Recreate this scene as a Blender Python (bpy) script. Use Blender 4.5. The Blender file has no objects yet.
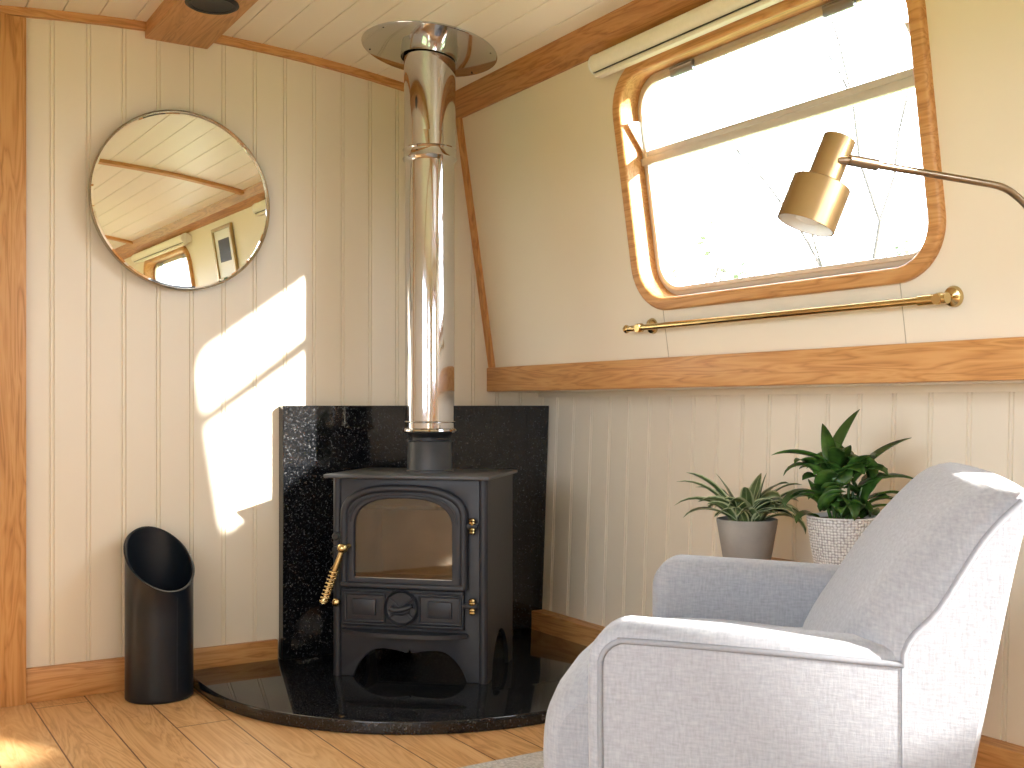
import bpy, bmesh, math, random
from mathutils import Vector, Matrix
C = bpy.context.scene.collection
PI = math.pi
random.seed(7)

# ------------------------------------------------------------------ camera, sky, sun, exposure
sc = bpy.context.scene
TH = math.atan(677 / 1085.0)
cam_d = bpy.data.cameras.new('camera'); cam = bpy.data.objects.new('camera', cam_d); C.objects.link(cam)
cam.location = (0, 0, 0.85)
cam.rotation_euler = (PI / 2, 0, -TH)
cam_d.sensor_width = 36.0; cam_d.lens = 1085 * 36.0 / 1024
cam_d.shift_y = 22 / 1024.0
cam_d.clip_start = 0.02
sc.camera = cam

world = bpy.data.worlds.new('world'); sc.world = world; world.use_nodes = True
bg = world.node_tree.nodes['Background']
bg.inputs[0].default_value = (0.80, 0.88, 1.0, 1)
bg.inputs[1].default_value = 5.0

sun_d = bpy.data.lights.new('sun', 'SUN'); sun = bpy.data.objects.new('sun', sun_d); C.objects.link(sun)
sun_dir = Vector((-0.543, 1.0, -0.408)).normalized()
sun.rotation_euler = (-sun_dir).to_track_quat('Z', 'Y').to_euler()
sun.location = (6, -10, 6)
sun_d.energy = 14.0; sun_d.color = (1.0, 0.96, 0.90); sun_d.angle = math.radians(1.2)

vs = sc.view_settings
vs.view_transform = 'Standard'; vs.look = 'None'; vs.gamma = 1.0; vs.use_curve_mapping = False
vs.exposure = 1.68
cy = sc.cycles
cy.max_bounces = 12; cy.diffuse_bounces = 7; cy.glossy_bounces = 6; cy.transparent_max_bounces = 12
cy.sample_clamp_indirect = 8.0; cy.caustics_reflective = False; cy.caustics_refractive = False
cy.use_denoising = True

def portal(name, loc, normal, sx, sy):
    d = bpy.data.lights.new(name, 'AREA'); o = bpy.data.objects.new(name, d); C.objects.link(o)
    d.shape = 'RECTANGLE'; d.size = sx; d.size_y = sy; d.cycles.is_portal = True
    o.location = loc; o.rotation_euler = (-Vector(normal)).to_track_quat('Z', 'Y').to_euler()

# ------------------------------------------------------------------ materials
def srgb(r, g, b):
    f = lambda c: (c / 255 / 12.92) if c / 255 <= 0.04045 else ((c / 255 + 0.055) / 1.055) ** 2.4
    return (f(r), f(g), f(b), 1)

def new_mat(name):
    m = bpy.data.materials.new(name); m.use_nodes = True
    nt = m.node_tree
    return m, nt, nt.nodes['Principled BSDF']

def N(nt, t, **kw):
    n = nt.nodes.new(t)
    for k, v in kw.items():
        if k.startswith('i_'):
            n.inputs[k[2:].replace('_', ' ')].default_value = v
        else:
            setattr(n, k, v)
    return n

def ramp(nt, fac, stops):
    r = nt.nodes.new('ShaderNodeValToRGB')
    while len(r.color_ramp.elements) < len(stops): r.color_ramp.elements.new(0.5)
    for e, (p, c) in zip(r.color_ramp.elements, stops): e.position = p; e.color = c
    nt.links.new(fac, r.inputs[0])
    return r.outputs[0]

def bump(nt, b, h, strength=0.2, dist=0.01):
    n = nt.nodes.new('ShaderNodeBump'); n.inputs['Strength'].default_value = strength
    n.inputs['Distance'].default_value = dist
    nt.links.new(h, n.inputs['Height']); nt.links.new(n.outputs[0], b.inputs['Normal'])

def simple(name, col, rough=0.5, metal=0.0, noise=0.06, scale=30, bmp=0.0, spec=0.5, coat=0.0):
    m, nt, b = new_mat(name)
    tc = N(nt, 'ShaderNodeTexCoord')
    nz = N(nt, 'ShaderNodeTexNoise', i_Scale=scale, i_Detail=4.0)
    nt.links.new(tc.outputs['Object'], nz.inputs['Vector'])
    d = tuple(c * (1 - noise) for c in col[:3]) + (1,); l = tuple(min(1, c * (1 + noise)) for c in col[:3]) + (1,)
    nt.links.new(ramp(nt, nz.outputs[0], [(0.3, d), (0.7, l)]), b.inputs['Base Color'])
    b.inputs['Roughness'].default_value = rough; b.inputs['Metallic'].default_value = metal
    b.inputs['Specular IOR Level'].default_value = spec
    b.inputs['Coat Weight'].default_value = coat
    if bmp: bump(nt, b, nz.outputs[0], bmp, 0.002)
    return m

def oak(name, axis, dark, mid, light, rough=0.42, scale=1.0):
    m, nt, b = new_mat(name)
    tc = N(nt, 'ShaderNodeTexCoord')
    mp = N(nt, 'ShaderNodeMapping'); s = [16 * scale] * 3; s['xyz'.index(axis)] = 1.3 * scale
    mp.inputs['Scale'].default_value = s
    nt.links.new(tc.outputs['Object'], mp.inputs['Vector'])
    n1 = N(nt, 'ShaderNodeTexNoise', i_Scale=1.6, i_Detail=3.0, i_Distortion=0.7)
    nt.links.new(mp.outputs[0], n1.inputs['Vector'])
    # growth rings: bands through the distorted field
    mul = N(nt, 'ShaderNodeMath', operation='MULTIPLY'); mul.inputs[1].default_value = 7.0
    nt.links.new(n1.outputs[0], mul.inputs[0])
    fr = N(nt, 'ShaderNodeMath', operation='PINGPONG'); fr.inputs[1].default_value = 0.5
    nt.links.new(mul.outputs[0], fr.inputs[0])
    mp2 = N(nt, 'ShaderNodeMapping'); s2 = [170 * scale] * 3; s2['xyz'.index(axis)] = 5 * scale
    mp2.inputs['Scale'].default_value = s2
    nt.links.new(tc.outputs['Object'], mp2.inputs['Vector'])
    n2 = N(nt, 'ShaderNodeTexNoise', i_Scale=1.0, i_Detail=2.0)
    nt.links.new(mp2.outputs[0], n2.inputs['Vector'])
    mx = N(nt, 'ShaderNodeMath', operation='MULTIPLY_ADD'); mx.inputs[1].default_value = 1.1
    nt.links.new(fr.outputs[0], mx.inputs[0]); 
    sub = N(nt, 'ShaderNodeMath', operation='MULTIPLY'); sub.inputs[1].default_value = 0.55
    nt.links.new(n2.outputs[0], sub.inputs[0]); nt.links.new(sub.outputs[0], mx.inputs[2])
    nt.links.new(ramp(nt, mx.outputs[0], [(0.18, dark), (0.45, mid), (0.8, light)]), b.inputs['Base Color'])
    b.inputs['Roughness'].default_value = rough
    bump(nt, b, n2.outputs[0], 0.12, 0.001)
    return m

OD, OM, OL = srgb(170, 118, 66), srgb(196, 142, 84), srgb(208, 158, 100)
M = {}
M['cream'] = simple('cream_paint', srgb(234, 225, 205), 0.42, noise=0.012, scale=3)
M['ceiling'] = simple('ceiling_paint', srgb(238, 232, 222), 0.35, noise=0.012, scale=3)
M['oak_x'] = oak('oak_grain_x', 'x', OD, OM, OL)
M['oak_y'] = oak('oak_grain_y', 'y', OD, OM, OL)
M['oak_z'] = oak('oak_grain_z', 'z', OD, OM, OL)
M['oak_dark_y'] = oak('oak_dark_grain_y', 'y', srgb(150, 100, 54), srgb(174, 120, 68), srgb(188, 136, 82))
M['steel'] = simple('polished_steel', srgb(206, 206, 208), 0.07, 1.0, noise=0.02, scale=4)
M['alu'] = simple('brushed_aluminium', srgb(204, 198, 188), 0.42, 0.25, noise=0.03)
M['hinge_metal'] = simple('hinge_steel', srgb(158, 162, 166), 0.3, 0.9, noise=0.02)
M['stove'] = simple('stove_black_paint', srgb(35, 38, 45), 0.5, 0.0, noise=0.08, scale=60, bmp=0.15)
M['stove_top'] = simple('stove_plate_grey', srgb(66, 68, 70), 0.42, 0.0, noise=0.1, scale=25, bmp=0.1)
M['iron'] = simple('dark_iron', srgb(40, 41, 44), 0.45, 0.4, noise=0.1)
M['brass'] = simple('polished_brass', srgb(206, 182, 130), 0.2, 1.0, noise=0.05)
M['brushed_brass'] = simple('brushed_brass', srgb(172, 148, 108), 0.3, 1.0, noise=0.04)
M['antique'] = simple('lamp_arm_brass', srgb(150, 134, 112), 0.3, 1.0, noise=0.04)
M['frame_metal'] = simple('pale_bronze', srgb(176, 164, 142), 0.25, 1.0, noise=0.03)
M['firebrick'] = simple('pale_firebrick', srgb(190, 165, 140), 0.9, noise=0.25, scale=9)
M['black'] = simple('matt_black', srgb(22, 22, 24), 0.5, noise=0.05)
M['scuttle'] = simple('scuttle_black_steel', srgb(22, 27, 34), 0.36, 0.0, noise=0.05, scale=8, spec=0.4)
M['white'] = simple('white_enamel', srgb(238, 238, 234), 0.4, noise=0.01)
M['blind'] = simple('blind_fabric', srgb(236, 232, 218), 0.7, noise=0.02, scale=90)
M['concrete'] = simple('grey_concrete_pot', srgb(150, 148, 142), 0.75, noise=0.12, scale=14, bmp=0.2)
M['soil'] = simple('potting_soil', srgb(62, 42, 30), 0.95, noise=0.5, scale=120, bmp=1.0)
M['bark'] = simple('bark', srgb(60, 56, 50), 0.95, noise=0.2)
M['grass'] = simple('grass', srgb(96, 116, 60), 0.95, noise=0.3, scale=3)
M['bush'] = simple('bush_leaves', srgb(56, 66, 30), 0.9, noise=0.3, scale=6)
M['wood_leg'] = oak('leg_wood', 'z', srgb(110, 66, 34), srgb(146, 94, 52), srgb(160, 108, 64))

def granite():
    m, nt, b = new_mat('black_granite')
    tc = N(nt, 'ShaderNodeTexCoord')
    n1 = N(nt, 'ShaderNodeTexNoise', i_Scale=170.0, i_Detail=3.0, i_Roughness=0.7)
    nt.links.new(tc.outputs['Object'], n1.inputs['Vector'])
    v = N(nt, 'ShaderNodeTexVoronoi', i_Scale=150.0)
    nt.links.new(tc.outputs['Object'], v.inputs['Vector'])
    c = ramp(nt, n1.outputs[0], [(0.46, srgb(12, 13, 15)), (0.6, srgb(34, 35, 37)), (0.74, srgb(112, 112, 111))])
    nt.links.new(c, b.inputs['Base Color'])
    b.inputs['Roughness'].default_value = 0.06
    return m
M['granite'] = granite()

def fabric():
    m, nt, b = new_mat('grey_chenille')
    tc = N(nt, 'ShaderNodeTexCoord')
    outs = []
    for sc_ in ((300, 60, 60), (60, 60, 300)):
        mp = N(nt, 'ShaderNodeMapping'); mp.inputs['Scale'].default_value = sc_
        nt.links.new(tc.outputs['Object'], mp.inputs['Vector'])
        n = N(nt, 'ShaderNodeTexNoise', i_Scale=1.0, i_Detail=3.0); nt.links.new(mp.outputs[0], n.inputs['Vector'])
        outs.append(n.outputs[0])
    ad = N(nt, 'ShaderNodeMath', operation='ADD'); nt.links.new(outs[0], ad.inputs[0]); nt.links.new(outs[1], ad.inputs[1])
    hf = N(nt, 'ShaderNodeMath', operation='MULTIPLY'); hf.inputs[1].default_value = 0.5; nt.links.new(ad.outputs[0], hf.inputs[0])
    nt.links.new(ramp(nt, hf.outputs[0], [(0.3, srgb(136, 138, 143)), (0.68, srgb(160, 162, 167))]), b.inputs['Base Color'])
    b.inputs['Roughness'].default_value = 0.9; b.inputs['Sheen Weight'].default_value = 0.25
    b.inputs['Specular IOR Level'].default_value = 0.2
    bump(nt, b, hf.outputs[0], 0.35, 0.002)
    return m
M['fabric'] = fabric()
M['welt'] = simple('grey_welt', srgb(134, 136, 141), 0.9, noise=0.05, scale=200, spec=0.2)

def floor_mat():
    m, nt, b = new_mat('oak_floorboards')
    L = nt.links.new
    tc = N(nt, 'ShaderNodeTexCoord'); sp = N(nt, 'ShaderNodeSeparateXYZ'); L(tc.outputs['Object'], sp.inputs[0])
    def mth(op, a, b_=None, c_=None):
        n = N(nt, 'ShaderNodeMath', operation=op)
        for i, v in enumerate((a, b_, c_)):
            if v is None: continue
            if isinstance(v, (int, float)): n.inputs[i].default_value = v
            else: L(v, n.inputs[i])
        return n.outputs[0]
    W = 0.145
    px = mth('DIVIDE', mth('SUBTRACT', sp.outputs[0], 0.475), W)
    ix = mth('FLOOR', px); fx = mth('FRACT', px)
    wn = N(nt, 'ShaderNodeTexWhiteNoise', noise_dimensions='1D'); L(ix, wn.inputs['W'])
    py = mth('DIVIDE', mth('ADD', sp.outputs[1], mth('MULTIPLY', wn.outputs[0], 1.3)), 1.35)
    iy = mth('FLOOR', py); fy = mth('FRACT', py)
    wn2 = N(nt, 'ShaderNodeTexWhiteNoise', noise_dimensions='2D'); cb = N(nt, 'ShaderNodeCombineXYZ')
    L(ix, cb.inputs[0]); L(iy, cb.inputs[1]); L(cb.outputs[0], wn2.inputs['Vector'])
    cv = N(nt, 'ShaderNodeCombineXYZ')
    L(mth('ADD', mth('MULTIPLY', sp.outputs[0], 13), mth('MULTIPLY', wn2.outputs[0], 40)), cv.inputs[0])
    L(mth('MULTIPLY', sp.outputs[1], 1.6), cv.inputs[1])
    n1 = N(nt, 'ShaderNodeTexNoise', i_Scale=1.0, i_Detail=4.0, i_Distortion=0.9); L(cv.outputs[0], n1.inputs['Vector'])
    rings = mth('PINGPONG', mth('MULTIPLY', n1.outputs[0], 9.0), 0.5)
    cv2 = N(nt, 'ShaderNodeCombineXYZ'); L(mth('MULTIPLY', sp.outputs[0], 170), cv2.inputs[0]); L(mth('MULTIPLY', sp.outputs[1], 6), cv2.inputs[1])
    n2 = N(nt, 'ShaderNodeTexNoise', i_Scale=1.0, i_Detail=2.0); L(cv2.outputs[0], n2.inputs['Vector'])
    # knots
    kv = N(nt, 'ShaderNodeMapping'); kv.inputs['Scale'].default_value = (7, 3.2, 1); L(tc.outputs['Object'], kv.inputs['Vector'])
    nk = N(nt, 'ShaderNodeTexNoise', i_Scale=1.0, i_Detail=3.0, i_Distortion=1.4); L(kv.outputs[0], nk.inputs['Vector'])
    base = mth('ADD', mth('MULTIPLY', rings, 0.75), mth('MULTIPLY', n2.outputs[0], 0.35))
    base = mth('ADD', base, mth('MULTIPLY', wn2.outputs[0], 0.22))
    col = ramp(nt, base, [(0.15, srgb(178, 130, 80)), (0.45, srgb(208, 162, 108)), (0.85, srgb(226, 188, 136))])
    kn = ramp(nt, nk.outputs[0], [(0.66, (1, 1, 1, 1)), (0.75, (0.5, 0.36, 0.25, 1))])
    mx = N(nt, 'ShaderNodeMix', data_type='RGBA', blend_type='MULTIPLY'); mx.inputs['Factor'].default_value = 1
    L(col, mx.inputs['A']); L(kn, mx.inputs['B'])
    gap = mth('MAXIMUM', mth('LESS_THAN', mth('ABSOLUTE', mth('SUBTRACT', fx, 0.5)), 0.487), 0.0)
    gap2 = mth('LESS_THAN', mth('ABSOLUTE', mth('SUBTRACT', fy, 0.5)), 0.4985)
    g = mth('MULTIPLY', gap, gap2)
    m2 = N(nt, 'ShaderNodeMix', data_type='RGBA'); L(g, m2.inputs['Factor']); m2.inputs['A'].default_value = srgb(108, 70, 40); L(mx.outputs['Result'], m2.inputs['B'])
    L(m2.outputs['Result'], b.inputs['Base Color']); b.inputs['Roughness'].default_value = 0.38
    bump(nt, b, mth('ADD', g, mth('MULTIPLY', n2.outputs[0], 0.15)), 0.3, 0.002)
    return m
M['floor'] = floor_mat()

def glass_mat(name, tint=(1, 1, 1, 1), refl=0.06):
    m = bpy.data.materials.new(name); m.use_nodes = True; nt = m.node_tree; nt.nodes.clear()
    o = N(nt, 'ShaderNodeOutputMaterial'); mx = N(nt, 'ShaderNodeMixShader'); t = N(nt, 'ShaderNodeBsdfTransparent'); g = N(nt, 'ShaderNodeBsdfGlossy')
    t.inputs[0].default_value = tint; g.inputs['Roughness'].default_value = 0.02
    lw = N(nt, 'ShaderNodeLayerWeight'); lw.inputs[0].default_value = 0.25
    ma = N(nt, 'ShaderNodeMath', operation='MULTIPLY_ADD'); ma.inputs[1].default_value = 0.5; ma.inputs[2].default_value = refl
    nt.links.new(lw.outputs['Fresnel'], ma.inputs[0]); nt.links.new(ma.outputs[0], mx.inputs[0])
    nt.links.new(t.outputs[0], mx.inputs[1]); nt.links.new(g.outputs[0], mx.inputs[2]); nt.links.new(mx.outputs[0], o.inputs[0])
    return m
M['glass'] = glass_mat('window_glass', refl=0.0)
M['stove_glass'] = glass_mat('sooty_stove_glass', (0.62, 0.55, 0.45, 1), 0.12)
mm, nt_, b_ = new_mat('mirror_silver'); b_.inputs['Metallic'].default_value = 1; b_.inputs['Roughness'].default_value = 0.005; b_.inputs['Base Color'].default_value = (0.9, 0.9, 0.88, 1)
M['mirror'] = mm

def leaf_mat(name, c1, c2, edge=None):
    m, nt, b = new_mat(name)
    uv = N(nt, 'ShaderNodeUVMap'); sp = N(nt, 'ShaderNodeSeparateXYZ'); nt.links.new(uv.outputs[0], sp.inputs[0])
    tc = N(nt, 'ShaderNodeTexCoord'); nz = N(nt, 'ShaderNodeTexNoise', i_Scale=35.0); nt.links.new(tc.outputs['Object'], nz.inputs['Vector'])
    base = ramp(nt, nz.outputs[0], [(0.3, c1), (0.7, c2)])
    if edge:
        ab = N(nt, 'ShaderNodeMath', operation='SUBTRACT'); ab.inputs[1].default_value = 0.5; nt.links.new(sp.outputs[0], ab.inputs[0])
        a2 = N(nt, 'ShaderNodeMath', operation='ABSOLUTE'); nt.links.new(ab.outputs[0], a2.inputs[0])
        f = ramp(nt, a2.outputs[0], [(0.0, (0.6, 0.6, 0.6, 1)), (0.06, (0, 0, 0, 1)), (0.34, (0, 0, 0, 1)), (0.42, (1, 1, 1, 1))])
        mx = N(nt, 'ShaderNodeMix', data_type='RGBA'); nt.links.new(f, mx.inputs['Factor']); nt.links.new(base, mx.inputs['A']); mx.inputs['B'].default_value = edge
        base = mx.outputs['Result']
    nt.links.new(base, b.inputs['Base Color']); b.inputs['Roughness'].default_value = 0.32
    return m
M['leaf_var'] = leaf_mat('variegated_leaf', srgb(56, 78, 48), srgb(96, 118, 70), srgb(180, 190, 148))
M['leaf'] = leaf_mat('green_leaf', srgb(30, 60, 24), srgb(74, 112, 44))

def woven():
    m, nt, b = new_mat('white_woven_ceramic')
    uv = N(nt, 'ShaderNodeUVMap'); mp = N(nt, 'ShaderNodeMapping'); mp.inputs['Scale'].default_value = (64, 26, 1)
    nt.links.new(uv.outputs[0], mp.inputs[0])
    w1 = N(nt, 'ShaderNodeTexVoronoi', i_Scale=1.0, i_Randomness=0.35); nt.links.new(mp.outputs[0], w1.inputs['Vector'])
    nt.links.new(ramp(nt, w1.outputs['Distance'], [(0.3, srgb(230, 229, 226)), (0.66, srgb(160, 157, 154))]), b.inputs['Base Color'])
    b.inputs['Roughness'].default_value = 0.7
    inv = N(nt, 'ShaderNodeMath', operation='SUBTRACT'); inv.inputs[0].default_value = 1; nt.links.new(w1.outputs['Distance'], inv.inputs[1])
    bump(nt, b, inv.outputs[0], 1.0, 0.006)
    return m
M['woven'] = woven()
M['joint'] = simple('joint_filler', srgb(182, 170, 148), 0.8, noise=0.02)
M['rug'] = simple('grey_rug', srgb(196, 194, 190), 0.95, noise=0.22, scale=140, bmp=1.0, spec=0.1)

# ------------------------------------------------------------------ mesh helpers
def link(name, bm, mat, parent=None, smooth=35, loc=None):
    me = bpy.data.meshes.new(name)
    if isinstance(bm, bpy.types.Mesh): me = bm; me.name = name
    else:
        bmesh.ops.recalc_face_normals(bm, faces=bm.faces); bm.to_mesh(me); bm.free()
    if smooth is not None:
        me.polygons.foreach_set('use_smooth', [True] * len(me.polygons))
        me.set_sharp_from_angle(angle=math.radians(smooth))
    me.materials.clear(); me.materials.append(mat)
    o = bpy.data.objects.new(name, me); C.objects.link(o)
    if parent: o.parent = parent
    if loc: o.location = loc
    return o

def thing(name, label, cat, loc=(0, 0, 0), rot=0.0, group=None):
    o = bpy.data.objects.new(name, None); C.objects.link(o); o.empty_display_size = 0.05
    o.location = loc; o.rotation_euler = (0, 0, rot) if not hasattr(rot, '__len__') else rot
    o['label'] = label; o['category'] = cat
    if group: o['group'] = group
    return o

def tag(o, label, cat, group=None):
    o['label'] = label; o['category'] = cat
    if group: o['group'] = group
    return o

def struct(name, bm, mat, smooth=35):
    o = link(name, bm, mat, None, smooth); o['kind'] = 'structure'; return o

def BM(): return bmesh.new()

def add_box(bm, lo, hi, bev=0.0, seg=2):
    lo, hi = Vector(lo), Vector(hi)
    r = bmesh.ops.create_cube(bm, size=1)
    v = r['verts']
    for x in v: x.co = Vector([(lo[i] + hi[i]) / 2 + x.co[i] * (hi[i] - lo[i]) for i in range(3)])
    if bev > 0:
        es = list({e for x in v for e in x.link_edges})
        bmesh.ops.bevel(bm, geom=es, offset=bev, segments=seg, profile=0.5, affect='EDGES')
    return bm

def add_tube(bm, pts, r, seg=12, cap=True):
    pts = [Vector(p) for p in pts]; n = len(pts)
    rs = r if hasattr(r, '__len__') else [r] * n
    rings = []; up = None
    for i, p in enumerate(pts):
        t = (pts[min(i + 1, n - 1)] - pts[max(i - 1, 0)])
        if t.length < 1e-9: t = Vector((0, 0, 1))
        t.normalize()
        if up is None:
            up = t.orthogonal().normalized()
        else:
            up = up - t * up.dot(t)
            up = up.normalized() if up.length > 1e-6 else t.orthogonal().normalized()
        s = t.cross(up)
        rings.append([bm.verts.new(p + (up * math.cos(2 * PI * k / seg) + s * math.sin(2 * PI * k / seg)) * rs[i]) for k in range(seg)])
    for a, b in zip(rings, rings[1:]):
        for k in range(seg):
            bm.faces.new((a[k], a[(k + 1) % seg], b[(k + 1) % seg], b[k]))
    if cap:
        bm.faces.new(rings[0][::-1]); bm.faces.new(rings[-1])
    return bm

def add_lathe(bm, prof, seg=48, mat=None, uv=False, close=False):
    """prof: list of (r, z); spins around z"""
    mat = mat or Matrix.Identity(4)
    rings = []
    for r, z in prof:
        if r < 1e-6: rings.append([bm.verts.new(mat @ Vector((0, 0, z)))])
        else: rings.append([bm.verts.new(mat @ Vector((r * math.cos(2 * PI * k / seg), r * math.sin(2 * PI * k / seg), z))) for k in range(seg)])
    uvl = bm.loops.layers.uv.verify() if uv else None
    def mk(vs, uvs):
        f = bm.faces.new(vs)
        if uv:
            for l, c in zip(f.loops, uvs): l[uvl].uv = c
    m = len(rings)
    for i in range(m - 1):
        a, b = rings[i], rings[i + 1]; v0, v1 = i / (m - 1), (i + 1) / (m - 1)
        for k in range(seg):
            u0, u1 = k / seg, (k + 1) / seg; k1 = (k + 1) % seg
            if len(a) > 1 and len(b) > 1: mk((a[k], a[k1], b[k1], b[k]), ((u0, v0), (u1, v0), (u1, v1), (u0, v1)))
            elif len(a) > 1: mk((a[k], a[k1], b[0]), ((u0, v0), (u1, v0), (u0, v1)))
            elif len(b) > 1: mk((a[0], b[k1], b[k]), ((u0, v0), (u1, v1), (u0, v1)))
    return bm

def add_prism(bm, poly, a, b, axis='y'):
    """poly in the two other axes, extruded from a to b along axis"""
    def mk(p, t):
        if axis == 'y': return (p[0], t, p[1])
        if axis == 'x': return (t, p[0], p[1])
        return (p[0], p[1], t)
    va = [bm.verts.new(mk(p, a)) for p in poly]; vb = [bm.verts.new(mk(p, b)) for p in poly]
    n = len(poly)
    for i in range(n): bm.faces.new((va[i], va[(i + 1) % n], vb[(i + 1) % n], vb[i]))
    bm.faces.new(va[::-1]); bm.faces.new(vb)
    return bm

def plate(outer, holes, t, bev=0.0, res=2):
    """flat outline with holes in xy, thickness t (z from 0 to t), as a mesh"""
    cu = bpy.data.curves.new('outline', 'CURVE'); cu.dimensions = '2D'; cu.fill_mode = 'BOTH'
    cu.extrude = t / 2 - bev; cu.bevel_depth = bev; cu.bevel_resolution = res; cu.offset = -bev if bev else 0
    for poly in [outer] + list(holes):
        s = cu.splines.new('POLY'); s.points.add(len(poly) - 1); s.use_cyclic_u = True
        for p, q in zip(s.points, poly): p.co = (q[0], q[1], 0, 1)
    o = bpy.data.objects.new('outline', cu); C.objects.link(o)
    bpy.context.view_layer.update()
    me = bpy.data.meshes.new_from_object(o.evaluated_get(bpy.context.evaluated_depsgraph_get()))
    bpy.data.objects.remove(o); bpy.data.curves.remove(cu)
    me.transform(Matrix.Translation((0, 0, t / 2)))
    bm = BM(); bm.from_mesh(me); bpy.data.meshes.remove(me)
    bmesh.ops.remove_doubles(bm, verts=bm.verts, dist=1e-5)
    return bm

def rrect(x0, y0, x1, y1, r, n=8):
    pts = []
    for cx_, cy_, a in ((x1 - r, y1 - r, 0), (x0 + r, y1 - r, 90), (x0 + r, y0 + r, 180), (x1 - r, y0 + r, 270)):
        for k in range(n + 1):
            t = math.radians(a + 90 * k / n); pts.append((cx_ + r * math.cos(t), cy_ + r * math.sin(t)))
    return pts

def smooth_path(pts, n=8):
    pts = [Vector(p) for p in pts]; out = []
    for i in range(len(pts) - 1):
        p0 = pts[max(i - 1, 0)]; p1 = pts[i]; p2 = pts[i + 1]; p3 = pts[min(i + 2, len(pts) - 1)]
        for k in range(n):
            t = k / n
            out.append(0.5 * ((2 * p1) + (p2 - p0) * t + (2 * p0 - 5 * p1 + 4 * p2 - p3) * t * t + (3 * p1 - p0 - 3 * p2 + p3) * t ** 3))
    out.append(pts[-1]); return out

def xf(bm, m):
    bmesh.ops.transform(bm, matrix=m, verts=bm.verts); return bm

def merge(bm, other):
    me = bpy.data.meshes.new('tmp'); other.to_mesh(me); other.free(); bm.from_mesh(me); bpy.data.meshes.remove(me); return bm

# ------------------------------------------------------------------ room
YB = 3.38; YR = -2.3; XL = -0.75
def ceil_z(x): return 2.012 - 0.1 * (x - 0.95) ** 2
KS = (2.02 - 1.882) / (1.876 - 0.988)
NS = math.sqrt(1 + KS * KS)
def upper_x(z): return 2.02 - KS * (z - 0.988)
# frame of the leaning upper cabin side: (y, up the slope, outward)
MU = Matrix(((0, -KS / NS, 1 / NS, 2.02), (1, 0, 0, 0), (0, 1 / NS, KS / NS, 0.988), (0, 0, 0, 1)))
ML = Matrix(((0, 0, -1, XL), (1, 0, 0, 0), (0, 1, 0, 0.988), (0, 0, 0, 1)))   # left wall, outward = -x

# floor
bm = BM(); add_box(bm, (XL - 0.1, YR - 0.1, -0.06), (2.36, YB + 0.1, 0)); struct('floor', bm, M['floor'], None)

# beadboard profile along a line: list of (s, depth) where depth > 0 goes into the wall
def bead_profile(s0, s1, first, pitch):
    pts = [(s0, 0)]
    g = first
    while g < s1 - 0.02:
        if g > s0 + 0.02:
            for ds, dd in ((-0.0075, 0), (-0.006, 0.004), (-0.0045, 0.004), (-0.003, 0.0005), (0.003, 0.0005), (0.0045, 0.004), (0.006, 0.004), (0.0075, 0)):
                pts.append((g + ds, dd))
        g += pitch
    pts.append((s1, 0)); return pts

bm = BM()
prof = bead_profile(XL, 2.3, 0.534 - 0.1007 * 12, 0.1007)
poly = [(s, YB + d) for s, d in prof] + [(2.3, YB + 0.06), (XL, YB + 0.06)]
add_prism(bm, poly, 0, 2.06, 'z'); struct('wall_back', bm, M['cream'], 30)

# window openings
WINS = {'right': [(1.45, 2.495), (-0.94, 0.10)], 'left': [(0.3, 1.7), (-1.7, -0.3)]}
V0, V1, VB = 0.135, 0.832, 0.045
FWID = 0.036
def open_rect(y0, y1, inset): return rrect(y0 + inset, (V0 if y0 > 0 else VB) + inset, y1 - inset, V1 - inset, 0.135 - inset, 10)

# right wall: lower beadboard leaning, the ledge under the gunwale, the upper cabin side
bm = BM()
prof = bead_profile(YR, YB + 0.02, 3.291 - 0.1066 * 52, 0.1066)
nb = len(prof)
def low_x(z): return 2.216 + 0.04 * z
va = [bm.verts.new((low_x(0) + d, s, 0)) for s, d in prof]; vb = [bm.verts.new((low_x(0.9) + d, s, 0.9)) for s, d in prof]
for i in range(nb - 1): bm.faces.new((va[i], va[i + 1], vb[i + 1], vb[i]))
oa = [bm.verts.new((2.33, s, 0)) for s in (YR, YB + 0.02)]; ob = [bm.verts.new((2.33, s, 0.9)) for s in (YR, YB + 0.02)]
bm.faces.new((va[0], vb[0], ob[0], oa[0])); bm.faces.new((va[-1], oa[1], ob[1], vb[-1])); bm.faces.new((oa[0], ob[0], ob[1], oa[1]))
add_box(bm, (2.04, YR, 0.9), (2.33, YB + 0.02, 0.93))                       # gunwale soffit
b2 = plate([(YR, -0.08), (YB + 0.02, -0.08), (YB + 0.02, 1.02), (YR, 1.02)], [open_rect(a, b, 0.02) for a, b in WINS['right']], 0.085)
merge(bm, xf(b2, MU)); struct('wall_right', bm, M['cream'], 30)
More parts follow.
